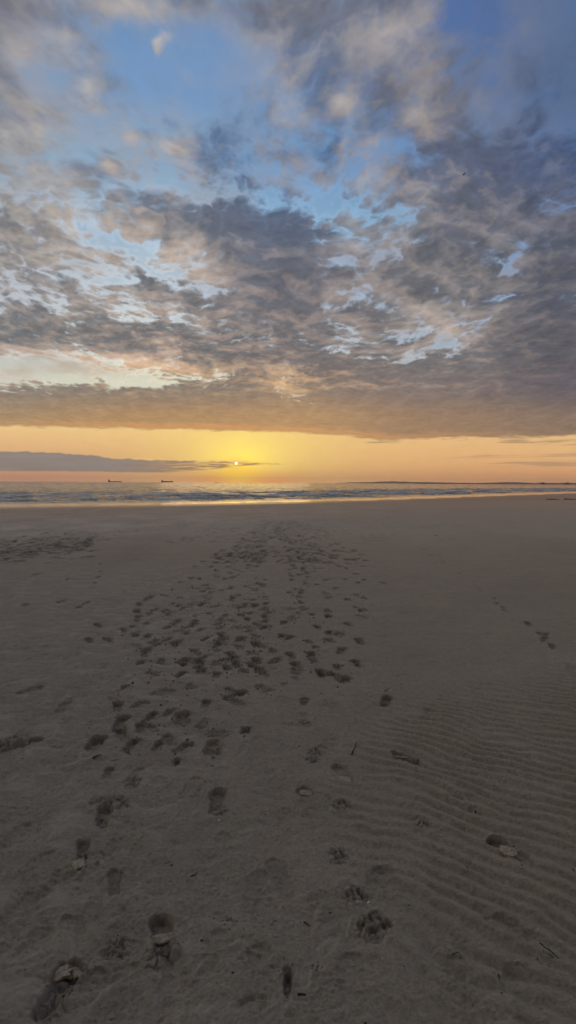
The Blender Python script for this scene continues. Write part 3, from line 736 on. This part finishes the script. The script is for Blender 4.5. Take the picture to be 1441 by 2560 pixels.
bm = bmesh.new(); box(bm, -4, 2, -2, 2, 2.6, 6.8, .8); link_bm('wheelhouse', bm, M_HOUSE, t)
bm = bmesh.new(); tube(bm, [(-1,0,6.8),(-1,0,13)], [.5,.25]); tube(bm, [(-1,0,12),(6,0,3.2)], .22); tube(bm, [(-1,0,12),(-8,0,3.0)], .22); link_bm('mast', bm, M_HULL, t)

# headland beyond the water
HX = [825,850,880,920,960,985,1010,1060,1110,1160,1190,1230,1265,1300,1335,1358,1375,1410,1441,1520,1650,1800]
HH = [-1,1.0,2.2,2.8,4.8,5.4,4.5,3.9,3.2,2.6,2.4,3.6,4.9,4.9,3.0,4.8,3.4,4.2,4.0,5.5,7,9]
DH = 21500.0; UX = np.linspace(825, 1800, 500); rows = 26
V3 = np.zeros((rows, len(UX), 3)); hgt = np.interp(UX, HX, HH)
hgt += .35*fbm(UX/14.0, UX*0, 4)*ss(830,870,UX)
for j in range(rows):
    t = j/(rows-1); dd = DH+3500*t-1200
    pr = math.sin(math.pi*min(1, t*1.25+.0))**.8 if t < .8 else 0
    V3[j,:,0] = (UX-720.5)/F*dd; V3[j,:,1] = dd
    V3[j,:,2] = -3+np.clip((hgt+.2)*pr*(DH/F)*(1+.12*fbm(UX/22.0+5, UX*0+j*.35, 4)), -2, None)
m = M_HILL
o = sheet('headland', V3, m, wrap=False); tag(o, kind='structure')

# harbour arm: a long rubble breakwater
def breakwater():
    bm = bmesh.new(); x0 = (1036-720.5)/F*5900; x1 = 3400; n = 260; rings = []
    for i in range(n+1):
        t_ = i/n; xx = x0+(x1-x0)*t_; yy = 5900+420*t_; j = lambda k: random.uniform(-k,k)
        hgt_ = 3.6+j(.4)-(1.2 if .13 < t_ < .16 else 0); e_ = min(1, i/2+.3)
        rings.append([bm.verts.new((xx, yy-13+j(1), -2)), bm.verts.new((xx+j(1), yy-5+j(1), hgt_*.7*e_)), bm.verts.new((xx+j(1), yy-2, hgt_*e_)), bm.verts.new((xx, yy+3, hgt_*e_)), bm.verts.new((xx, yy+12, -2))])
    for a, c_ in zip(rings, rings[1:]):
        for k in range(4): bm.faces.new((a[k],a[k+1],c_[k+1],c_[k]))
    bm.faces.new(rings[0]); bmesh.ops.recalc_face_normals(bm, faces=bm.faces)
    return tag(link_bm('breakwater', bm, M_STONE), 'long thin dark breakwater running along the horizon to the right edge', 'breakwater')
breakwater()
def far_building(px, dist, w, h, tower, label):
    p = place_far(px, dist); t = empty('harbour_building', (p[0], p[1], 4.4)); tag(t, label, 'building')
    bm = bmesh.new(); box(bm, -w/2, w/2, -7, 7, -.5, h); link_bm('wall', bm, M_BRICK, t)
    bm = bmesh.new(); box(bm, -w/2-.6, w/2+.6, -7.6, 7.6, h, h+h*.35, .55); link_bm('roof', bm, M_DECK, t)
    for (tx_, tw, th) in tower:
        bm = bmesh.new(); box(bm, tx_-tw, tx_+tw, -2, 2, h+.2, th, .7); link_bm('tower', bm, M_BRICK, t)
far_building(1358, 6400, 36, 5.5, [(-11,2.2,13),(9,1.6,11)], 'low reddish building with two stubby towers far off on the harbour arm')
far_building(1418, 6400, 44, 7, [(6,2.6,25),(-14,1.8,14)], 'reddish harbour building with one taller tower beside the right edge of the horizon')

# gull high on the right
def bird():
    d = ray(1161, 436)*175; t_ = bmesh.new()
    prof = [(-.27,.012),(-.22,.030),(-.12,.060),(0,.072),(.11,.060),(.18,.036),(.22,.034),(.25,.028),(.275,.012),(.31,.004)]
    tube(t_, [(0,p[0],0.0 if p[0] < .15 else .02) for p in prof], [p[1] for p in prof], 10)
    for sg in (-1,1):
        sec = [(.03,.10,-.08,.02,.030),(.20,.13,-.09,.10,.020),(.36,.11,-.08,.12,.014),(.50,.03,-.09,.09,.009),(.62,-.11,-.15,.05,.003)]
        prev = None
        for (sx_, le, te, z_, th) in sec:
            r_ = [t_.verts.new((sg*sx_, le, z_)), t_.verts.new((sg*sx_, (le+te)/2, z_+th)), t_.verts.new((sg*sx_, te, z_)), t_.verts.new((sg*sx_, (le+te)/2, z_-th*.6))]
            if prev:
                for k in range(4): t_.faces.new((prev[k],prev[(k+1)%4],r_[(k+1)%4],r_[k]))
            else: t_.faces.new(r_)
            prev = r_
        t_.faces.new(prev)
    a = [t_.verts.new(q) for q in ((-.03,-.22,.012),(.03,-.22,.012),(.075,-.38,.004),(-.075,-.38,.004),(-.03,-.22,-.006),(.03,-.22,-.006))]
    t_.faces.new((a[0],a[1],a[2],a[3])); t_.faces.new((a[4],a[3],a[2],a[5]))
    bmesh.ops.recalc_face_normals(t_, faces=t_.faces)
    o = link_bm('seabird', t_, M_BIRD, smooth=True); o.location = (d[0], d[1], CAMZ+d[2]); o.rotation_euler = (R_(-25), R_(-38), R_(35)); o.scale = (1.3,1.3,1.3)
    tag(o, 'small dark seabird gliding with raised wings against the cloud at upper right', 'bird')
bird()

# driftwood on the far right of the beach
def driftwood(px, py, L, ang, label, seed):
    random.seed(seed); x_, y_ = on_ground(px, py, beach_z(np.array(40.), np.array(90.)).item()); t_ = empty('driftwood_log', (x_, y_, ground_z(x_, y_)), ang)
    tag(t_, label, 'driftwood', None)
    bm = bmesh.new(); n = 9; pts = [((i/(n-1)-.5)*L, random.uniform(-.06,.06), .05+random.uniform(-.03,.05)) for i in range(n)]
    tube(bm, pts, [.07*(1-.55*abs(i/(n-1)-.35))*random.uniform(.8,1.15) for i in range(n)], 8); link_bm('trunk', bm, M_WOOD, t_, True)
    for k in range(4):
        p = pts[1+2*k if 1+2*k < n else n-2]; bm = bmesh.new()
        q = (p[0]+random.uniform(-.4,.4), p[1]+random.uniform(-.35,.35), p[2]+random.uniform(.05,.16))
        tube(bm, [p, ((p[0]+q[0])/2, (p[1]+q[1])/2+.05, (p[2]+q[2])/2+.04), q], [.05,.035,.012], 6); link_bm('branch', bm, M_WOOD, t_, True)
driftwood(1381, 1248, 1.5, .1, 'dark driftwood log on the far right of the beach, left of its pair', 3)
driftwood(1424, 1248, 1.3, -.15, 'dark driftwood log lying nearest the right edge of the far beach', 8)

def slab(px, py, L, Wd, rz, tilt, thick, label, lift=.0, mtl=None, seed=1):
    random.seed(seed); x_, y_ = on_ground(px, py); z_ = max(ground_z(x_, y_), ground_z(x_, y_-.02))
    bm = bmesh.new(); n = 60; ring = []; sh = seed*3.7
    for k in range(n):
        a = 2*math.pi*k/n; sq = 1/max(abs(math.cos(a)), abs(math.sin(a)))**.6
        nz_ = float(fbm(np.array(2.2*math.cos(a)+sh), np.array(2.2*math.sin(a)), 5, .75))
        j = 1+.30*nz_+random.uniform(-.06,.06)
        ring.append((L/2*math.cos(a)*sq*j, Wd/2*math.sin(a)*sq*j))
    def hz_(p): return thick*(.22*float(fbm(np.array(p[0]*45+sh), np.array(p[1]*45), 4, .7)))
    def lay(s_, z0, jj=.0006): return [bm.verts.new((p[0]*s_+random.uniform(-jj,jj), p[1]*s_+random.uniform(-jj,jj), z0+(hz_((p[0]*s_,p[1]*s_)) if z0 > -.002 else 0)+random.uniform(-.0005,.0005))) for p in ring]
    Wd *= 1.05
    ring = [(p[0]*.92, p[1]*1.05) for p in ring]
    rgs = [lay(.90,-thick), lay(.99,-thick*.7,.0012), lay(.96,-thick*.35,.0012), lay(1.0,-.0018), lay(.94,.0006), lay(.8,.0014), lay(.62,.002), lay(.42,.002), lay(.2,.002)]
    for a, c_ in zip(rgs, rgs[1:]):
        for k in range(n): bm.faces.new((a[k],a[(k+1)%n],c_[(k+1)%n],c_[k]))
    bm.faces.new(rgs[0][::-1]); cv = bm.verts.new((0,0,.002))
    for k in range(n): bm.faces.new((rgs[-1][k], rgs[-1][(k+1)%n], cv))
    o = link_bm('sand_slab', bm, mtl or M_CRUST); o.location = (x_, y_, z_+thick*.5+lift); o.rotation_euler = (tilt[0], tilt[1], rz)
    return tag(o, label, 'sand slab', 'plates of dry sand crust broken up beside footprints')
T = lambda a, c_=0: (R_(a), R_(c_))
slab(404, 2326, .105, .032, R_(10), T(26,-4), .013, 'narrow tan slab of sand crust lying across the deep print in the bottom left foreground', .010, seed=2)
slab(152, 2408, .075, .042, R_(28), T(14,-5), .015, 'tan slab of crust at the top left of the cracked dark print in the bottom left corner', .012, seed=3)
slab(191, 2391, .052, .060, R_(5), T(8,6), .014, 'smaller tan slab right beside the slab above the bottom left corner print', .014, seed=4)
slab(197, 2148, .060, .050, R_(20), T(14,-8), .012, 'grey tan crust slab at the lower end of the left chain of prints', .008, seed=5)
slab(766, 1981, .075, .034, R_(-6), T(20,4), .013, 'pale tan wedge of crust in the centre of the foreground below a half print', .008, seed=6)
slab(1271, 2122, .088, .052, R_(-14), T(16,8), .014, 'pale layered crust slab in the print at lower right', .010, seed=7)
slab(1004, 1883, .100, .014, R_(-4), T(22,4), .010, 'thin pale strip of crust across the print right of centre in the ripples', .012, seed=8)
slab(862, 1930, .090, .060, R_(-12), T(6,4), .010, 'broad pale flake of crust filling the large print right of centre', .0, seed=9)
slab(761, 1739, .060, .012, R_(0), T(20,0), .008, 'very thin pale sliver of crust in the small print near the middle', .010, seed=10)

def shell(px, py, s_, label, rz, seed):
    random.seed(seed); x_, y_ = on_ground(px, py); bm = bmesh.new(); n = 15; prev = None
    top = [];
    for j in range(6):                               # fanned valve, ribbed, domed
        t_ = j/5; row = []
        for i in range(n):
            a = math.pi*(.12+.76*i/(n-1)); rr_ = s_*t_*(1+.05*math.sin(i*math.pi))
            dome = s_*.30*math.sin(math.pi*min(1,t_*.9+.05))*(1-.5*abs(2*i/(n-1)-1))+(.02*s_ if i%2 else 0)
            row.append((rr_*math.cos(a), rr_*math.sin(a), dome))
        top.append(row)
    U = [[bm.verts.new(p) for p in row] for row in top[1:]]; Lw = [[bm.verts.new((p[0]*.97,p[1]*.97,p[2]-.09*s_)) for p in row] for row in top[1:]]
    for G, fl_ in ((U,False),(Lw,True)):
        for a, c_ in zip(G, G[1:]):
            for i in range(n-1):
                f = (a[i],a[i+1],c_[i+1],c_[i]); bm.faces.new(f[::-1] if fl_ else f)
    for G, Hh in ((U[-1],Lw[-1]),(U[0],Lw[0])):
        for i in range(n-1): bm.faces.new((G[i],G[i+1],Hh[i+1],Hh[i]))
    for i in (0,n-1):
        for j in range(4): bm.faces.new((U[j][i],U[j+1][i],Lw[j+1][i],Lw[j][i]))
    bmesh.ops.recalc_face_normals(bm, faces=bm.faces)
    o = link_bm('seashell', bm, M_SHELL, smooth=True); o.location = (x_, y_, ground_z(x_, y_)+s_*.12); o.rotation_euler = (R_(random.uniform(-15,15)), R_(random.uniform(-15,15)), rz)
    tag(o, label, 'shell', 'white shell fragments scattered on the sand')
for k, (px, py, s_, lb) in enumerate([(550,2037,.012,'largest white shell, just below the broken print left of centre'),(508,1811,.010,'white shell fragment at the left rim of the crumbled print left of centre'),
    (578,1821,.009,'white shell fragment at the right rim of the crumbled print left of centre'),(709,2050,.006,'tiny white shell on bare sand below the centre'),
    (925,2248,.011,'slim white shell between the two lowest paw prints'),(728,2298,.006,'tiny pale shell beside the short dark twig near the bottom centre'),(673,2194,.006,'tiny pale shell in the faint scuffs at lower centre'),
    (1237,1770,.013,'pale shell on the smooth sand at right above the ripples'),(1229,1767,.008,'small shell chip touching the pale shell above the ripples'),(1022,1832,.012,'whitish splinter of shell standing above the right hand print'),
    (1347,2315,.006,'tiny pale shell low on the right of the ripples'),(1111,1758,.008,'lone white chip on smooth sand right of the centre print'),(175,1755,.007,'white chip by the faint oval print on the left'),
    (486,1692,.006,'tiny white chip among the lumps left of the trail end')]):
    shell(px, py, s_, lb, random.uniform(0,6.28), 40+k)
def twig(pts, rad, label, lift=(.004,.004), curve=0, seed=0):
    random.seed(seed); P = [on_ground(*p) for p in pts]; bm = bmesh.new(); n = 8; Q = []
    cx, cy = P[0]; cz = ground_z(cx, cy)
    for i in range(n+1):
        t_ = i/n; k = t_*(len(P)-1); a = min(int(k), len(P)-2); u_ = k-a
        x_ = P[a][0]*(1-u_)+P[a+1][0]*u_; y_ = P[a][1]*(1-u_)+P[a+1][1]*u_
        Q.append((x_-cx+random.uniform(-.001,.001), y_-cy, lift[0]+(lift[1]-lift[0])*t_+ground_z(x_, y_)-cz))
    tube(bm, Q, [rad*(1-.5*i/n)*random.uniform(.85,1.15) for i in range(n+1)], 7)
    o = link_bm('twig', bm, M_WOOD, smooth=True); o.location = (cx, cy, cz); tag(o, label, 'twig', 'dark twigs scattered on the sand')
twig([(880,1876),(893,1851)], .004, 'short dark twig lying slantwise just above the large print right of centre', (.004,.010), seed=1)
twig([(1350,2351),(1375,2372),(1398,2391)], .0022, 'long thin dark twig on the sand at the bottom right', seed=2)
twig([(1247,2427),(1249,2443)], .003, 'short upright looking twig left of the long thin one at the bottom right', (.003,.012), seed=3)
twig([(745,2482),(765,2477)], .004, 'stubby dark twig near the bottom edge in the centre', seed=4)
twig([(761,2293),(776,2300)], .003, 'short dark twig left of the curved sand ridge at lower centre', seed=5)
twig([(1130,2378),(1142,2372),(1153,2377),(1153,2386)], .0015, 'thin dark stem curled into a hook at the lower right', seed=6)
twig([(1189,2012),(1190,2026)], .0045, 'stubby twig poking out of the ripples on the right', (.0,.020), seed=7)
twig([(232,1887),(256,1884)], .005, 'flat dark sliver at the end of the long low ridge on the left', (.006,.010), seed=8)
twig([(962,1721),(972,1712)], .003, 'short twig just above the deep round print right of centre', seed=9)
twig([(478,2178),(494,2162)], .0028, 'short slanting twig on bare sand at lower left centre', seed=10)
twig([(913,2548),(918,2558)], .004, 'twig cut by the bottom edge of the view in the centre', seed=11)
twig([(1168,2148),(1170,2170)], .0015, 'hair thin stem on the ripples below the slab at lower right', seed=12)
twig([(1440-7,2164),(1437,2172)], .003, 'tiny twig at the right edge beside the ripples', seed=13)
twig([(528,1904),(536,1912)], .0022, 'tiny twig above the faint heel print left of centre', (.003,.02), seed=14)

# crumbs of damp sand thrown out around the prints, and specks of dark strand litter
def scatter(name, pts, mtl, label, cat, flat=.75):
    ico = bmesh.new(); bmesh.ops.create_icosphere(ico, subdivisions=1, radius=1.0)
    bv = np.array([v.co[:] for v in ico.verts]); bf = np.array([[v.index for v in f.verts] for f in ico.faces]); ico.free()
    rg_ = np.random.RandomState(3); n = len(pts); nv = len(bv)
    A = np.zeros((n, nv, 3))
    for i, (x_, y_, s_) in enumerate(pts):
        sc = s_*rg_.uniform(.6,1.4,3)*np.array([1,1,flat]); jit = rg_.uniform(.7,1.25,(nv,1)); th = rg_.rand()*6.28
        q = bv*jit*sc; q = np.stack([q[:,0]*math.cos(th)-q[:,1]*math.sin(th), q[:,0]*math.sin(th)+q[:,1]*math.cos(th), q[:,2]], -1)
        A[i] = q+np.array([x_, y_, ground_z(x_, y_)+s_*flat*.45])
    fs = (bf[None]+(np.arange(n)*nv)[:,None,None]).reshape(-1,3)
    me = bpy.data.meshes.new(name); me.from_pydata(A.reshape(-1,3).tolist(), [], fs.tolist()); me.materials.append(mtl); me.update()
    o = bpy.data.objects.new(name, me); COL.objects.link(o); tag(o, label, cat, kind='stuff')
rg = np.random.RandomState(21); P = []
big = [(403,2345,60),(150,2420,70),(290,2350,25),(230,2420,30),(935,2305,40),(890,2235,25),(852,2005,30),(545,2010,35),(260,2000,50),(780,1880,40),(545,1820,45),(40,1850,60),(845,2125,20),(720,2400,25),(1270,2115,30),
       (380,1785,50),(967,1745,35),(1015,1890,30),(590,1725,40),(690,2290,50),(600,2300,40),(280,2540,40),(460,1650,60),(760,1800,25),(330,1930,40),(565,2290,30),(1360,2380,20),(790,2400,20)]
for (px, py, w) in big:
    for k in range(26):
        qx, qy = px+rg.normal(0, w*.7), py+rg.normal(0, w*.45)
        if qy < 1300: continue
        x_, y_ = on_ground(qx, qy); P.append((x_, y_, .0012+.0042*rg.rand()**3))
for (cx, cy) in PRINTS:
    if cy > 12: continue
    for k in range(9):
        P.append((cx+rg.normal(0,.10), cy+rg.normal(0,.20), .003+.009*rg.rand()**3))
scatter('sand_crumbs', P, M_CLUMP, 'small dark crumbs of damp sand strewn around the footprints', 'sand crumbs')
P = []
for k in range(240):
    px = rg.uniform(0, 1441); py = rg.uniform(1450, 2540)
    if px < 700 and rg.rand() < .4: continue
    x_, y_ = on_ground(px, py); P.append((x_, y_, (.0012+.004*rg.rand()**3)*(1 if py > 1900 else 1.8)))
scatter('strand_litter', P, M_WEED, 'fine dark specks of weed and bark spread over the sand', 'litter', .35)
# ------------------------------------------------------------------ sky dome, world, sun, camera
az = np.concatenate([np.degrees(fan_az(0.052, 25.0))]); az = np.radians(az)
el = np.radians(np.concatenate([[-3,-1.5,-.5,-.2], np.arange(0, 5, .026), np.arange(5, 36, .058), np.linspace(36.5, 89.9, 60)]))
D_ = np.stack([np.cos(el)[:,None]*np.sin(az)[None], np.cos(el)[:,None]*np.cos(az)[None], np.repeat(np.sin(el)[:,None], len(az), 1)], -1)
De = D_.copy(); De[...,2] = np.maximum(De[...,2], 0.0002); De /= np.linalg.norm(De, axis=-1, keepdims=True)
CLR = sky_color(De)
RS = 40000.0
m = bpy.data.materials.new('sky_air'); m.use_nodes = True; nt = m.node_tree; nt.nodes.clear(); L_ = nt.links.new
out = N(nt,'ShaderNodeOutputMaterial'); em = N(nt,'ShaderNodeEmission'); tr = N(nt,'ShaderNodeBsdfTransparent'); ash = N(nt,'ShaderNodeAddShader')
at = N(nt,'ShaderNodeAttribute'); at.attribute_name = 'sky_color'
tc = N(nt,'ShaderNodeTexCoord'); mp = N(nt,'ShaderNodeMapping'); mp.inputs['Scale'].default_value = (1/RS,1/RS,1.3/RS); L_(tc.outputs['Object'], mp.inputs['Vector'])
nz = N(nt,'ShaderNodeTexNoise'); nz.inputs['Scale'].default_value = 38; nz.inputs['Detail'].default_value = 5; nz.inputs['Roughness'].default_value = .65; L_(mp.outputs['Vector'], nz.inputs['Vector'])
mr_ = N(nt,'ShaderNodeMapRange'); L_(nz.outputs['Fac'], mr_.inputs['Value']); mr_.inputs['From Min'].default_value = .25; mr_.inputs['From Max'].default_value = .75
mr_.inputs['To Min'].default_value = .97; mr_.inputs['To Max'].default_value = 1.03
L_(at.outputs['Color'], em.inputs['Color']); L_(mr_.outputs['Result'], em.inputs['Strength'])
L_(em.outputs[0], ash.inputs[0]); L_(tr.outputs[0], ash.inputs[1]); L_(ash.outputs[0], out.inputs['Surface'])
tr.inputs['Color'].default_value = (.01,.01,.01,1)      # the cloud deck lets only a trace of the clear sky and sun through
m.cycles.emission_sampling = 'NONE'
o = sheet('sky', D_*RS, m, color=CLR); tag(o, kind='structure'); 
w = bpy.data.worlds.new('World'); S.world = w; w.use_nodes = True; nt = w.node_tree
bg = nt.nodes['Background']; sk = nt.nodes.new('ShaderNodeTexSky'); sk.sky_type = 'NISHITA'; sk.sun_disc = False
selev = math.asin(SUN_DIR[2]); saz = math.atan2(SUN_DIR[0], SUN_DIR[1])
sk.sun_elevation = selev; sk.sun_rotation = saz
nt.links.new(sk.outputs[0], bg.inputs['Color']); bg.inputs['Strength'].default_value = WORLD_STR
sl = bpy.data.lights.new('sun', 'SUN'); sl.energy = SUN_STR; sl.angle = R_(12); sl.color = (1.0,.66,.40)
so = bpy.data.objects.new('sun', sl); COL.objects.link(so)
from mathutils import Vector, Matrix
so.rotation_euler = Vector(SUN_DIR.tolist()).to_track_quat('Z','Y').to_euler()
cd = bpy.data.cameras.new('camera'); co = bpy.data.objects.new('camera', cd); COL.objects.link(co)
co.matrix_world = Matrix.Translation((0,0,CAMZ)) @ Matrix(CB.tolist()).to_4x4()
cd.sensor_fit = 'VERTICAL'; cd.sensor_height = 24.0; cd.lens = 24.0*F/2560; cd.clip_start = .05; cd.clip_end = 120000
S.camera = co
S.view_settings.view_transform = 'Standard'; S.view_settings.look = 'None'; S.view_settings.exposure = 0; S.view_settings.gamma = 1
S.cycles.max_bounces = 5; S.cycles.diffuse_bounces = 2; S.cycles.glossy_bounces = 3; S.cycles.transparent_max_bounces = 8
S.cycles.sample_clamp_indirect = 4

# sea air
bm = bmesh.new(); box(bm, -26000, 26000, -26000, 26000, -8.5, 175)
m = bpy.data.materials.new('sea_air'); m.use_nodes = True; nt = m.node_tree; nt.nodes.clear()
out = N(nt,'ShaderNodeOutputMaterial'); pv = N(nt,'ShaderNodeVolumePrincipled')
pv.inputs['Color'].default_value = (.97,.88,.76,1); pv.inputs['Density'].default_value = HAZE; pv.inputs['Anisotropy'].default_value = .55
nt.links.new(pv.outputs[0], out.inputs['Volume'])
tag(link_bm('haze', bm, m), kind='stuff')
S.cycles.volume_bounces = 1
